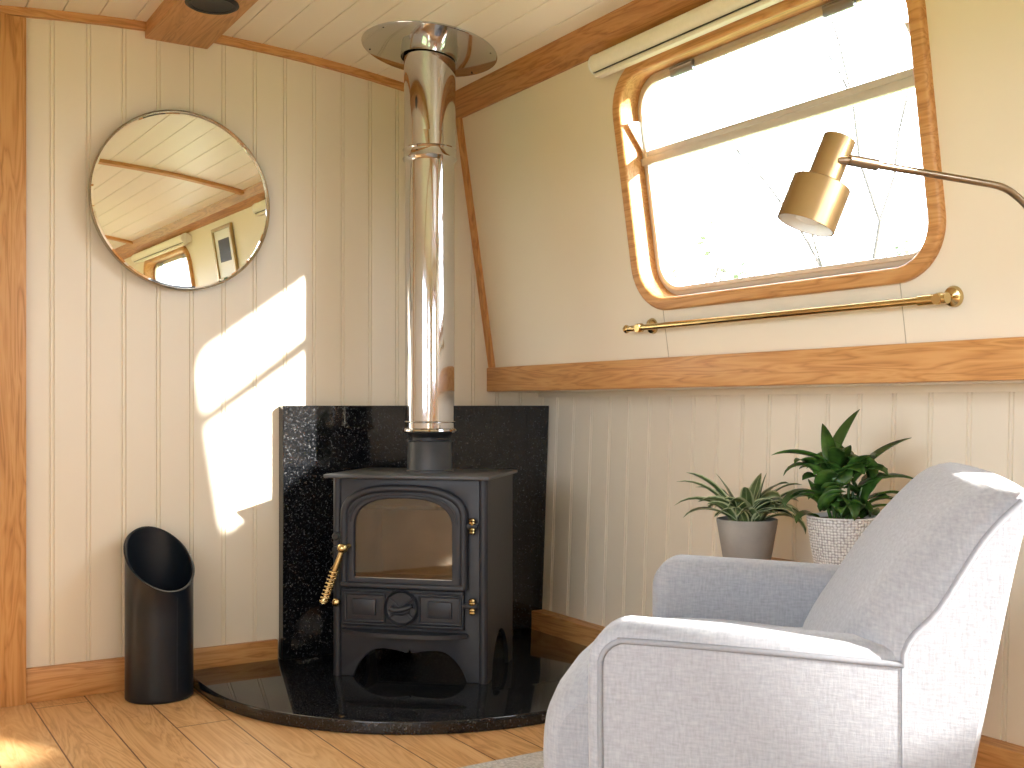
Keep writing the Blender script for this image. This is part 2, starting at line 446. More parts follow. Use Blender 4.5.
# left wall
bm = plate([(YR, -0.99), (YB, -0.99), (YB, 0.78), (YR, 0.78)], [rrect(a + 0.02, -0.18, b - 0.02, 0.60, 0.12, 10) for a, b in WINS['left']], 0.08)
xf(bm, ML); struct('wall_left', bm, M['cream'], 30)
MR = Matrix(((1, 0, 0, 0), (0, 0, -1, YR), (0, 1, 0, 0), (0, 0, 0, 1)))
bm = plate([(XL - 0.08, 0), (2.33, 0), (2.33, 2.06), (XL - 0.08, 2.06)], [[(0.1, 0.12), (1.5, 0.12), (1.5, 1.78), (0.1, 1.78)]], 0.06)
xf(bm, MR); struct('wall_rear', bm, M['cream'], None)
dr_root = bpy.data.objects.new('added_rear_door', None); C.objects.link(dr_root); dr_root['kind'] = 'structure'; dr_root.location = (0.8, YR, 0.12)  # unseen half-glazed rear doors, added to let in more light from behind the camera
for s_ in (-1, 1):
    a_, b_2 = (-0.7, -0.005) if s_ < 0 else (0.005, 0.7)
    q_ = plate([(a_, 0), (b_2, 0), (b_2, 1.66), (a_, 1.66)], [rrect(a_ + 0.12, 0.95, b_2 - 0.12, 1.5, 0.05, 5)], 0.035, 0.003)
    xf(q_, Matrix(((1, 0, 0, 0), (0, 0, -1, -0.01), (0, 1, 0, 0), (0, 0, 0, 1)))); link('added_door_leaf', q_, M['oak_z'], dr_root, 30)
    q_ = BM(); add_box(q_, (a_ + 0.115, -0.03, 0.945), (b_2 - 0.115, -0.026, 1.505)); link('added_door_pane', q_, M['glass'], dr_root, None)
    q_ = BM(); add_tube(q_, [(s_ * 0.04, 0.03, 0.78), (s_ * 0.04, 0.03, 0.92)], 0.007, 10); add_tube(q_, [(s_ * 0.04, -0.01, 0.79), (s_ * 0.04, 0.03, 0.79)], 0.005, 8); add_tube(q_, [(s_ * 0.04, -0.01, 0.91), (s_ * 0.04, 0.03, 0.91)], 0.005, 8); link('added_door_handle', q_, M['brass'], dr_root)
portal('portal', (0.8, YR - 0.08, 1.35), (0, 1, 0), 1.3, 0.6)

# ceiling: cambered, boards along y with V grooves
bm = BM(); xs = []
x = XL - 0.08; gx = 0.561 - 0.1 * 14
marks = []
g = gx
while g < 2.0: marks.append(g); g += 0.1
pts = [(XL - 0.08, 0)]
for g in marks:
    pts += [(g - 0.002, 0), (g - 0.0012, 0.006), (g + 0.0012, 0.006), (g + 0.002, 0)]
    pts += [(g + 0.035, 0), (g + 0.068, 0)]
pts = [p for p in pts if p[0] < 1.98] + [(1.98, 0)]
lowr = [(px, ceil_z(px) + d) for px, d in pts]
poly = lowr + [(1.98, 2.1), (XL - 0.08, 2.1)]
add_prism(bm, poly, YR, YB + 0.05, 'y'); struct('ceiling', bm, M['ceiling'], 20)

# trims ------------------------------------------------------------
def curved_batten(y0, y1, x0, x1, h, top=0.0):
    b = BM(); n = 24
    up = [(x0 + (x1 - x0) * k / n, ceil_z(x0 + (x1 - x0) * k / n) + top) for k in range(n + 1)]
    lo = [(a, z - h - top) for a, z in reversed(up)]
    add_prism(b, up + lo, y0, y1, 'y'); return b
struct('trim_1', curved_batten(YB - 0.018, YB, XL, 1.87, 0.024, 0.002), M['oak_x'])          # along the back wall
struct('trim_2', curved_batten(1.22, 1.27, XL, 1.84, 0.016, 0.002), M['oak_x'])               # ceiling battens further back
struct('trim_3', curved_batten(-1.0, -0.945, XL, 1.84, 0.016, 0.002), M['oak_x'])
b = BM(); add_prism(b, [(1.812, 1.945), (1.838, 1.893), (1.874, 1.868), (1.90, 1.868), (1.95, 1.96)], YR, YB, 'y'); struct('trim_4', b, M['oak_dark_y'], 20)   # cornice
# oak rail on the gunwale
b = BM(); add_box(b, (2.0, YR, 0.902), (2.06, YB, 0.988), 0.003); struct('trim_5', b, M['oak_y'])
# corner strip up the leaning side
b = BM(); add_box(b, (YB - 0.03, 0.0, -0.012), (YB, 0.905, 0.0)); xf(b, MU); struct('trim_6', b, M['oak_z'])
# cream fillet under the soffit
b = BM(); add_box(b, (2.225, YR, 0.882), (2.26, YB, 0.9)); struct('trim_7', b, M['cream'])
# door post at far left
b = BM(); add_box(b, (0.24, YB - 0.03, 0), (0.462, YB, 1.955), 0.002); struct('trim_8', b, M['oak_z'])
# centre ceiling plank (carries the spotlights)
b = BM(); add_box(b, (0.797, YR, 1.964), (0.987, YB, 2.02), 0.002); struct('trim_9', b, M['oak_y'])
# baseboards
b = BM(); add_box(b, (0.462, YB - 0.018, 0), (1.21, YB, 0.098), 0.002); struct('baseboard_back', b, M['oak_x'])
b = BM(); add_prism(b, [(2.165, 0), (2.225, 0), (2.225, 0.1), (2.168, 0.1), (2.165, 0.097)], YR, 3.335, 'y'); struct('baseboard_right', b, M['oak_y'])
# thin panel joints under and over the first window
for i, yy in enumerate((2.391, 1.582)):
    b = BM(); add_box(b, (yy - 0.0008, 0.0, -0.001), (yy + 0.0008, 0.14, 0.0005)); xf(b, MU); struct('trim_%d' % (10 + i), b, M['joint'])

# windows ----------------------------------------------------------
def make_window(i, mat4, y0, y1, v0, v1, rad, hopper=True):
    root = bpy.data.objects.new('window_%d' % i, None); C.objects.link(root); root['kind'] = 'structure'
    root.matrix_world = mat4 @ Matrix.Translation(((y0 + y1) / 2, v0, 0))
    cyw = (y1 - y0) / 2; H = v1 - v0
    R = lambda ins: rrect(-cyw + ins, ins, cyw - ins, H - ins, max(rad - ins, 0.02), 12)
    # oak surround: rounded front, deep reveal
    b = plate(R(0), [R(FWID)], 0.10, 0.008, 3); xf(b, Matrix.Translation((0, 0, -0.018)))
    link('oak_surround', b, M['oak_x'], root, 30)
    b = plate(R(FWID - 0.002), [R(FWID + 0.02)], 0.022, 0.003); xf(b, Matrix.Translation((0, 0, 0.05)))
    fr = link('aluminium_frame', b, M['alu'], root, 30)
    b = plate(R(FWID + 0.014), [R(FWID + 0.026)], 0.012, 0.002); xf(b, Matrix.Translation((0, 0, 0.043)))
    link('inner_frame', b, M['alu'], root, 30)
    zb = 0.418 * H / 0.697 if hopper else H * 0.6
    b = BM(); add_box(b, (-cyw + FWID, zb, 0.04), (cyw - FWID, zb + 0.022, 0.068), 0.003)
    add_box(b, (-cyw + FWID, zb + 0.022, 0.046), (cyw - FWID, zb + 0.04, 0.062), 0.003)
    link('transom_bar', b, M['alu'], root)
    b = plate(R(FWID + 0.01), [], 0.004); xf(b, Matrix.Translation((0, 0, 0.06))); link('pane', b, M['glass'], root, None)
    for s in (-1, 1):
        b = BM(); add_box(b, (s * 0.27 - 0.045, H - FWID - 0.034, 0.034), (s * 0.27 + 0.045, H - FWID - 0.012, 0.046), 0.003)
        add_tube(b, [(s * 0.27 - 0.045, H - FWID - 0.012, 0.04), (s * 0.27 + 0.045, H - FWID - 0.012, 0.04)], 0.006, 10)
        link('hinge', b, M['hinge_metal'], root)
        xx = s * (cyw - FWID - 0.012)
        tri = [(0, zb + 0.03), (0.075 * 0.5, zb + 0.125), (-0.012, zb + 0.125)]
        b = BM(); t0 = BM()
        va = [t0.verts.new((xx - s * 0.004, v, w)) for w, v in ((0.045, zb + 0.035), (-0.006, zb + 0.125), (0.045, zb + 0.125))]
        vb = [t0.verts.new((xx + s * 0.002, v.co.y, v.co.z)) for v in va]
        for k in range(3): t0.faces.new((va[k], va[(k + 1) % 3], vb[(k + 1) % 3], vb[k]))
        t0.faces.new(va); t0.faces.new(vb[::-1]); b.free()
        link('draught_cheek', t0, M['white'], root, None)
    return root
make_window(1, MU, *WINS['right'][0], V0, V1, 0.135)
make_window(2, MU, *WINS['right'][1], VB, V1, 0.135)
for i, (a, b_) in enumerate(WINS['left']): make_window(3 + i, ML, a, b_, -0.2, 0.62, 0.14)
for a, b_ in WINS['right']:
    c = MU @ Vector(((a + b_) / 2, (V0 + V1) / 2, 0.09)); portal('portal', c, (-1, 0, -KS), b_ - a + 0.1, 0.7)
for a, b_ in WINS['left']: portal('portal', (XL - 0.1, (a + b_) / 2, 0.988 + 0.21), (1, 0, 0), b_ - a + 0.1, 0.86)

# ------------------------------------------------------------------ hearth and granite back panel
pts = []
c0 = Vector((1.62, 3.12)); r0 = 0.705
for k in range(41):
    a = PI + (PI * 0.78) * k / 40
    pts.append((c0.x + r0 * math.cos(a), c0.y + r0 * math.sin(a)))
pts = [(0.915, YB)] + pts + [(2.165, pts[-1][1]), (2.165, YB)]
pts = [p for p in pts if p[0] <= 2.166]
b = plate(pts, [], 0.035, 0.004, 2)
h = link('granite_hearth', b, M['granite'], None, 30)
tag(h, 'polished black granite hearth slab with curved front edge on the oak floor', 'hearth')
b = BM()
x0 = 1.218
va = []
prof = [(x0, 0.036), (2.213, 0.036), (2.246, 0.851), (x0, 0.851)]
add_prism(b, prof, YB - 0.042, YB - 0.002, 'y')
bmesh.ops.bevel(b, geom=list(b.edges), offset=0.002, segments=1, affect='EDGES')
h = link('granite_splashback', b, M['granite'], None, 30)
tag(h, 'upright polished black granite panel on the back wall behind the stove', 'splashback')

# ------------------------------------------------------------------ stove
ST = (1.569, 3.023, 0.0355)
st = thing('wood_burning_stove', 'black cast iron wood burning stove with arched glass door on the granite hearth', 'stove', ST, -PI / 4)
W2, D2, ZT = 0.24, 0.165, 0.598   # half width, half depth, body height
def sx(s): return s * 0.972 - 0.24
def sz(z): return z - 0.035
FR_ROT = Matrix(((1, 0, 0, 0), (0, 0, -1, -D2), (0, 1, 0, 0), (0, 0, 0, 1)))      # xy plate -> front face, thickness toward viewer (-y)
def front(bm, out=0.0): return xf(bm, Matrix.Translation((0, -out, 0)) @ FR_ROT)
def arch_door(x0, x1, z0, zs, zt, n=20, rc=0.05):
    """flat sides, rounded shoulders, shallow arched top"""
    pts = [(x0, z0), (x1, z0)]
    cxm = (x0 + x1) / 2; hw = (x1 - x0) / 2; zb_ = zt - 0.085
    for k in range(2 * n + 1):
        a = PI * k / (2 * n); c_, s_ = math.cos(a), math.sin(a)
        pts.append((cxm + hw * math.copysign(abs(c_) ** 0.72, c_), zb_ + 0.085 * abs(s_) ** 0.86))
    return pts
# front plate outline with legs and double arched apron
def apron(x0, x1, leg, zmax, cusp, n=14):
    out = []
    w = (x1 - x0) / 2; m = (x0 + x1) / 2
    for k in range(n + 1):
        t = k / n; a = PI * t
        out.append((x0 + leg + (w - leg) * t, zmax * math.sin(min(a, PI / 2)) ** 0.7 if t < 0.5 else cusp + (zmax - cusp) * math.sin(a) ** 0.8))
    out.append((m, cusp - 0.0)); 
    left = [p for p in out]
    right = [(2 * m - a, z) for a, z in reversed(left[:-1])]
    tick = [(m - 0.006, cusp + 0.004), (m, cusp + 0.016), (m + 0.006, cusp + 0.004)]
    return left[:-2] + tick + right[1:]
outer = [(-W2, 0), (-W2 + 0.055, 0)] + [(x, z) for x, z in apron(-W2, W2, 0.062, 0.088, 0.074)] + [(W2 - 0.055, 0), (W2, 0), (W2, ZT), (-W2, ZT)]
hole = arch_door(sx(0.066), sx(0.392), sz(0.315), sz(0.54), sz(0.585))
b = plate(outer, [hole], 0.014, 0.002, 1); front(b, -0.014); 
# sides
for s in (-1, 1):
    side = [(-D2, 0), (-D2 + 0.05, 0)]
    for k in range(17):
        t = k / 16; side.append((-D2 + 0.055 + (2 * D2 - 0.11) * t, 0.13 * math.sin(PI * t) ** 0.6))
    side += [(D2 - 0.05, 0), (D2, 0), (D2, ZT), (-D2, ZT)]
    p = plate(side, [], 0.012); xf(p, Matrix(((0, 0, 1, s * W2 - (0.012 if s > 0 else 0)), (1, 0, 0, 0), (0, 1, 0, 0), (0, 0, 0, 1)))); merge(b, p)
add_box(b, (-W2 + 0.01, D2 - 0.012, 0.13), (W2 - 0.01, D2, ZT)); add_box(b, (-W2 + 0.01, -D2 + 0.012, 0.14), (W2 - 0.01, D2 - 0.01, 0.155))
link('body', b, M['stove'], st, 30)
# rounded front corner strips
for s in (-1, 1):
    b = BM(); add_tube(b, [(s * (W2 - 0.012), -D2 + 0.006, 0.0), (s * (W2 - 0.012), -D2 + 0.006, ZT)], 0.014, 16); link('corner_post', b, M['stove'], st, 40)
b = BM(); add_box(b, (-W2 - 0.022, -D2 - 0.03, ZT), (W2 + 0.014, D2 + 0.014, ZT + 0.011), 0.003); link('top_plate', b, M['stove_top'], st)
b = BM(); add_lathe(b, [(0.0, 0.609), (0.078, 0.609), (0.078, 0.613), (0.071, 0.617), (0.069, 0.70), (0.071, 0.704), (0.067, 0.706), (0.0, 0.706)], 40, Matrix.Translation((0.007, 0.017, 0))); link('flue_collar', b, M['stove_top'], st)
# firebox lining: brick panels and baffle
b = BM(); add_box(b, (-0.19, D2 - 0.045, 0.16), (0.19, D2 - 0.014, 0.5), 0.003)
for s in (-1, 1): add_box(b, (s * 0.2 - 0.012, -D2 + 0.04, 0.16), (s * 0.2 + 0.012, D2 - 0.014, 0.5), 0.003)
add_box(b, (-0.19, -D2 + 0.04, 0.157), (0.19, D2 - 0.05, 0.175)); link('brick_lining', b, M['firebrick'], st)
b = BM(); add_box(b, (-0.2, -D2 + 0.05, 0.5), (0.2, D2 - 0.014, 0.512)); add_box(b, (-0.19, -D2 + 0.02, 0.285), (0.19, -D2 + 0.028, 0.31), 0.002); link('baffle_plate', b, M['iron'], st)
# door
dr = link('door', front(plate(arch_door(sx(0.045), sx(0.418), sz(0.303), sz(0.548), sz(0.598)), [arch_door(sx(0.073), sx(0.387), sz(0.335), sz(0.535), sz(0.574), rc=0.02)], 0.016, 0.004, 2), 0.0), M['stove'], st, 35)
# raised rounded moulding round the door
mo = arch_door(sx(0.04), sx(0.424), sz(0.3), sz(0.553), sz(0.604))
path = [(p[0], -D2 - 0.012, p[1]) for p in mo[2:]] ; path = [(mo[1][0], -D2 - 0.012, sz(0.31))] + path + [(mo[0][0], -D2 - 0.012, sz(0.31))]
b = BM(); add_tube(b, path, 0.012, 12); link('moulding', b, M['stove'], dr, 50)
mo = arch_door(sx(0.06), sx(0.402), sz(0.32), sz(0.545), sz(0.586))
b = BM(); add_tube(b, [(p[0], -D2 - 0.014, p[1]) for p in mo[2:]], 0.005, 10); link('inner_moulding', b, M['stove'], dr, 50)
b = front(plate(arch_door(sx(0.07), sx(0.39), sz(0.33), sz(0.538), sz(0.578), rc=0.02), [], 0.004), 0.002); link('glass', b, M['stove_glass'], dr, None)
b = BM(); add_box(b, (sx(0.07), -D2 - 0.011, sz(0.330)), (sx(0.39), -D2 - 0.006, sz(0.336)), 0.001); link('glass_clip', b, M['alu'], dr)
b = BM(); add_box(b, (sx(0.03), -D2 - 0.028, sz(0.306)), (sx(0.43), -D2, sz(0.322)), 0.005, 3)
link('door_sill', b, M['stove'], dr)
# lower panel with raised rectangles and emblem
b = front(plate([(sx(0.034), sz(0.19)), (sx(0.424), sz(0.19)), (sx(0.424), sz(0.303)), (sx(0.034), sz(0.303))], [], 0.014, 0.003), 0.0)
lp = link('ash_door', b, M['stove'], st)
def bar(bm, a, c, r): add_tube(bm, [(a[0], -D2 - 0.016, a[1]), (c[0], -D2 - 0.016, c[1])], r, 8)
b = BM()
for xa, xb in ((0.045, 0.172), (0.284, 0.414)):
    for za in (0.206, 0.288): bar(b, (sx(xa), sz(za)), (sx(xb), sz(za)), 0.0045)
    for xc in (xa, xb): bar(b, (sx(xc), sz(0.206)), (sx(xc), sz(0.288)), 0.0045)
for za in (0.197, 0.297): bar(b, (sx(0.036), sz(za)), (sx(0.422), sz(za)), 0.0035)
for xa, xb in ((0.068, 0.145), (0.312, 0.388)):
    add_box(b, (sx(xa), -D2 - 0.021, sz(0.223)), (sx(xb), -D2 - 0.012, sz(0.272)), 0.003)
link('raised_frame', b, M['stove'], lp)
b = BM(); cxx, czz = sx(0.228), sz(0.25)
add_lathe(b, [(0, 0), (0.05, 0), (0.055, 0.008), (0.051, 0.018), (0.045, 0.008), (0, 0.005)], 40, Matrix.Translation((cxx, -D2 - 0.012, czz)) @ Matrix.Rotation(PI / 2, 4, 'X'))
for a in (38, 142):
    d = Vector((math.cos(math.radians(a)), 0, math.sin(math.radians(a)))) * 0.046
    o_ = Vector((cxx, -D2 - 0.023, czz)); add_tube(b, [o_ - d, o_ + d], 0.0035, 8)
fish = smooth_path([(cxx - 0.034, -D2 - 0.026, czz + 0.002), (cxx - 0.015, -D2 - 0.028, czz - 0.006), (cxx + 0.015, -D2 - 0.028, czz + 0.0), (cxx + 0.036, -D2 - 0.026, czz + 0.008)], 5)
add_tube(b, fish, [0.004] + [0.010] * (len(fish) - 6) + [0.008, 0.006, 0.004, 0.005, 0.008], 10)
fish = smooth_path([(cxx - 0.028, -D2 - 0.026, czz - 0.013), (cxx, -D2 - 0.028, czz - 0.016), (cxx + 0.026, -D2 - 0.026, czz - 0.008)], 5)
add_tube(b, fish, 0.0055, 8)
link('round_emblem', b, M['stove'], lp, 40)
# curved ash lip
b = BM(); n = 18
top = []; 
for k in range(n + 1):
    t = k / n; xx = sx(0.026) + (sx(0.436) - sx(0.026)) * t; yy = -D2 - 0.012 - 0.05 * (1 - abs(2 * t - 1) ** 3.2)
    top.append((xx, yy))
poly = top + [(top[-1][0], -D2), (top[0][0], -D2)]
add_prism(b, poly, sz(0.168), sz(0.18), 'z'); bmesh.ops.bevel(b, geom=list(b.edges), offset=0.003, segments=2, affect='EDGES')
link('ash_lip', b, M['stove'], st)
# hinges
for zz in (0.497, 0.262):
    hx = sx(0.452)
    b = BM(); add_box(b, (sx(0.42), -D2 - 0.018, sz(zz) - 0.008), (hx + 0.016, -D2 - 0.004, sz(zz) + 0.007), 0.003)
    hg = link('hinge', b, M['iron'], st)
    b = BM()
    for s, r in ((1, 0.011), (-1, 0.0105)):
        add_lathe(b, [(0, -0.010), (r * 0.7, -0.009), (r, -0.004), (r * 0.8, 0.0), (r, 0.004), (r * 0.7, 0.010), (0, 0.012)], 16, Matrix.Translation((hx, -D2 - 0.02, sz(zz) + s * 0.014)))
    link('brass_knuckle', b, M['brass'], hg, 50)['label'] = 'brass hinge knuckle'
# latch, knob and spiral handle
b = BM(); add_box(b, (sx(0.004), -D2 - 0.02, sz(0.447)), (sx(0.046), -D2 - 0.004, sz(0.468)), 0.005, 2)
add_lathe(b, [(0, 0), (0.012, 0), (0.012, 0.02), (0.008, 0.024), (0, 0.024)], 16, Matrix.Translation((sx(0.016), -D2 - 0.004, sz(0.457))) @ Matrix.Rotation(PI / 2, 4, 'X'))
add_lathe(b, [(0, 0), (0.009, 0), (0.009, 0.016), (0, 0.018)], 16, Matrix.Translation((sx(0.012), -D2 - 0.004, sz(0.417))) @ Matrix.Rotation(PI / 2, 4, 'X'))
link('latch', b, M['iron'], st)
kb = BM(); add_lathe(kb, [(0, 0), (0.006, 0), (0.006, 0.012), (0.012, 0.018), (0.013, 0.025), (0.009, 0.031), (0, 0.033)], 20, Matrix.Translation((sx(0.02), -D2 - 0.006, sz(0.26))) @ Matrix.Rotation(PI / 2, 4, 'X'))
link('air_knob', kb, M['brass'], st, 60)['label'] = 'small brass air control knob'
A = Vector((sx(0.046), -D2 - 0.04, sz(0.424))); Bp = Vector((sx(-0.012), -D2 - 0.055, sz(0.262)))
hd = BM(); dv = (Bp - A)
add_lathe(hd, [(0, -0.014), (0.012, -0.011), (0.017, 0.0), (0.013, 0.012), (0, 0.015)], 20, Matrix.Translation(A))
add_tube(hd, [A + Vector((0.012, 0.03, 0.006)), A], 0.008, 10)
add_tube(hd, [A + dv * t for t in (0, 0.15, 0.35, 0.5, 0.7, 0.9, 1.0)], [0.008, 0.008, 0.010, 0.006, 0.006, 0.006, 0.011], 12)
z_ax = dv.normalized(); u_ = z_ax.orthogonal().normalized(); w_ = z_ax.cross(u_)
coil = [];
for k in range(0, 9 * 14 + 1):
    t = k / (9 * 14); a = 2 * PI * k / 14
    coil.append(A + dv * (0.38 + 0.6 * t) + (u_ * math.cos(a) + w_ * math.sin(a)) * (0.0125 - 0.001 * t))
add_tube(hd, coil, 0.0028, 6)
link('spiral_handle', hd, M['brass'], st, 60)['label'] = 'brass door handle with coiled spring grip'

# ------------------------------------------------------------------ flue pipe
fx, fy = 1.586, 3.03
fl = thing('flue_pipe', 'tall polished steel flue pipe rising from the stove to the ceiling', 'flue pipe', (fx, fy, 0.744))
b = BM(); Z0 = 0.744
add_lathe(b, [(0.07, 0.021), (0.083, 0.023), (0.086, 0.028), (0.084, 0.033), (0.0775, 0.037), (0.0775, 0.053), (0.081, 0.056), (0.0775, 0.059),
              (0.0775, 1.63 - Z0), (0.0, 1.63 - Z0)], 64)
link('lower_pipe', b, M['steel'], fl, 30)
b = BM(); add_lathe(b, [(0, -0.002), (0.061, -0.002), (0.061, 0.008), (0.074, 0.022), (0, 0.022)], 48); link('pipe_socket', b, M['iron'], fl, 30)['label'] = 'dark socket under the steel pipe'
b = BM(); add_lathe(b, [(0.0775, 1.612 - Z0), (0.082, 1.617 - Z0), (0.086, 1.624 - Z0), (0.082, 1.631 - Z0), (0.082, 1.648 - Z0), (0.0855, 1.652 - Z0), (0.082, 1.657 - Z0), (0.081, 1.70 - Z0)], 64)
link('joint_band', b, M['steel'], fl, 30)
b = BM(); add_lathe(b, [(0.0, 1.655 - Z0), (0.081, 1.655 - Z0), (0.081, 1.985 - Z0), (0.0, 1.985 - Z0)], 64); link('upper_pipe', b, M['steel'], fl, 30)
slope = -0.2 * (fx - 0.95)
cz = ceil_z(fx)
b = BM(); add_lathe(b, [(0.088, -0.035), (0.0895, -0.035), (0.0895, -0.007), (0.210, -0.007), (0.214, -0.005), (0.214, -0.0005), (0.0895, -0.0005)], 72)
xf(b, Matrix.Translation((0, 0, cz - Z0)) @ Matrix.Rotation(-math.atan(slope), 4, 'Y')); fg = link('ceiling_flange', b, M['steel'], fl, 30)
for k in range(6):
    b = BM(); a = k * PI / 3 + 0.3; add_lathe(b, [(0, -0.009), (0.0025, -0.008), (0.003, -0.006)], 10, Matrix.Translation((0.197 * math.cos(a), 0.197 * math.sin(a), 0)))
    xf(b, Matrix.Translation((0, 0, cz - Z0)) @ Matrix.Rotation(-math.atan(slope), 4, 'Y')); link('screw', b, M['iron'], fg)

# ------------------------------------------------------------------ mirror
MIR_YAW = math.radians(0.65)
mi = thing('round_mirror', 'round wall mirror with thin brass frame hanging on the cream panelled wall', 'mirror', (0.903, YB - 0.028, 1.478), (PI / 2 + math.radians(0.25), 0, MIR_YAW))
b = BM(); add_lathe(b, [(0.266, -0.012), (0.2725, -0.012), (0.2735, 0.012), (0.2715, 0.014), (0.2695, 0.012), (0.2690, 0.006), (0.266, 0.0)], 96); link('frame', b, M['frame_metal'], mi, 40)
b = BM(); add_lathe(b, [(0, -0.006), (0.268, -0.006), (0.269, 0.0055), (0.262, 0.007), (0, 0.007)], 96); link('mirror_glass', b, M['mirror'], mi, 5)

# ------------------------------------------------------------------ scuttle
cs = thing('coal_scuttle', 'tall black cylindrical coal scuttle with slanted open top beside the hearth', 'coal scuttle', (0.806, 3.243, 0.0005))
b = BM(); seg = 64; R0 = 0.096
hd_ = math.radians(-79)    # downhill direction in plan
rings = []
def topz(a, r): return 0.398 - 0.88 * r * math.cos(a - hd_)
prof_in = []
cols = []
for k in range(seg):
    a = 2 * PI * k / seg; c_, s_ = math.cos(a), math.sin(a)
    col = [(R0 - 0.003, 0.0), (R0, 0.003), (R0, 0.012)] + [(R0, 0.012 + (topz(a, R0) - 0.014) * t) for t in (0.25, 0.5, 0.75, 1.0)] + [(R0 + 0.0035, topz(a, R0) + 0.004), (R0 - 0.002, topz(a, R0) + 0.007), (R0 - 0.0055, topz(a, R0) + 0.003), (R0 - 0.004, topz(a, R0) - 0.006), (R0 - 0.004, 0.2), (R0 - 0.004, 0.02)]
    cols.append([b.verts.new((r * c_, r * s_, z)) for r, z in col])
for k in range(seg):
    A_, B_ = cols[k], cols[(k + 1) % seg]
    for i in range(len(A_) - 1): b.faces.new((A_[i], B_[i], B_[i + 1], A_[i + 1]))
b.faces.new([c_[0] for c_ in cols][::-1]); b.faces.new([c_[-1] for c_ in cols])
link('body', b, M['scuttle'], cs, 50)
b = BM(); add_tube(b, [((R0 - 0.001) * math.cos(hd_ + 0.1), (R0 - 0.001) * math.sin(hd_ + 0.1), 0.03), ((R0 - 0.001) * math.cos(hd_ + 0.1), (R0 - 0.001) * math.sin(hd_ + 0.1), 0.30)], 0.0018, 6); link('seam', b, M['scuttle'], cs)
b = BM(); add_lathe(b, [(0, 0), (0.007, 0.0), (0.006, 0.006), (0, 0.008)], 14, Matrix.Translation((0.5 * R0 * math.cos(hd_), 0.5 * R0 * math.sin(hd_), 0.262)))
add_tube(b, [(-R0 * 0.9, 0.0, 0.262), (0.5 * R0 * math.cos(hd_), 0.5 * R0 * math.sin(hd_), 0.262), (R0 * 0.93, -0.01, 0.262)], 0.003, 8)
link('inner_rod', b, M['alu'], cs, 40)

# ------------------------------------------------------------------ ceiling spotlight
sp = thing('ceiling_spotlight', 'round black recessed spotlight in the oak ceiling plank', 'spotlight', (0.885, 2.985, 1.963))
b = BM(); add_lathe(b, [(0.058, 0.002), (0.072, 0.0015), (0.073, -0.003), (0.064, -0.008), (0.056, -0.006), (0.054, 0.0015)], 48); link('bezel', b, M['black'], sp, 40)
b = BM(); add_lathe(b, [(0, -0.001), (0.03, -0.002), (0.055, -0.004), (0.055, 0.001), (0, 0.001)], 40); link('lens', b, M['iron'], sp, 40)

# ------------------------------------------------------------------ roller blinds
def make_blind(y0, y1):
    zc = 1.828; xc = upper_x(zc) - 0.034
    t = thing('roller_blind', '', 'blind', (xc, (y0 + y1) / 2, zc)); hw = (y1 - y0) / 2
    b = BM(); add_tube(b, [(0, -hw + 0.008, 0), (0, hw - 0.008, 0)], 0.0295, 32); link('fabric_roll', b, M['blind'], t, 40)
    b = BM(); add_box(b, (0.004, -hw + 0.006, -0.038), (0.013, hw - 0.006, -0.024), 0.003); add_box(b, (-0.014, -hw + 0.006, -0.040), (0.002, hw - 0.006, -0.0265), 0.004); link('bottom_bar', b, M['blind'], t)
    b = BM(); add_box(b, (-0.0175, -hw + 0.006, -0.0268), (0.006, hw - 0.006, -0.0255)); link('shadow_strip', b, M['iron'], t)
    for s in (-1, 1):
        b = BM(); add_tube(b, [(0, s * (hw - 0.008), 0), (0, s * hw, 0)], 0.031, 24); add_box(b, (0.0, s * hw - 0.004, -0.022), (0.034, s * hw + 0.004, 0.022), 0.002); link('end_bracket', b, M['white'], t)
    return t
make_blind(1.38, 2.515)['label'] = 'cream rolled up blind above the window nearest the flue pipe'
make_blind(-1.0, 0.16)['label'] = 'cream rolled up blind above the far window seen in the round mirror'

# ------------------------------------------------------------------ brass rail
br = thing('brass_rail', 'long thin brass rail mounted on the wall below the window', 'rail', (upper_x(1.074) - 0.05, 1.97, 1.074))
b = BM(); add_tube(b, [(0, -0.535, 0), (0, 0.53, 0)], 0.0085, 20)
add_lathe(b, [(0, -0.008), (0.010, -0.006), (0.0125, 0.0), (0.010, 0.006), (0, 0.008)], 20, Matrix.Translation((0, 0.535, 0)) @ Matrix.Rotation(PI / 2, 4, 'X')); link('rod', b, M['brass'], br, 40)
for yy, big in ((-0.52, 1), (0.475, 0)):
    r_ = Matrix.Translation((0, yy, 0)) @ Matrix.Rotation(PI / 2 - 0.15, 4, 'Y')
    b = BM(); add_lathe(b, [(0, -0.012), (0.011, -0.012), (0.013, -0.006), (0.013, 0.008), (0.008, 0.012), (0.007, 0.036), (0.02, 0.041), (0.023, 0.047), (0.023, 0.0515), (0, 0.0515)], 28, r_)
    if big: add_tube(b, [(0, yy + 0.05, 0), (0, yy - 0.02, 0)], [0.0115, 0.0115], 20)
    link('bracket', b, M['brass'], br, 40)

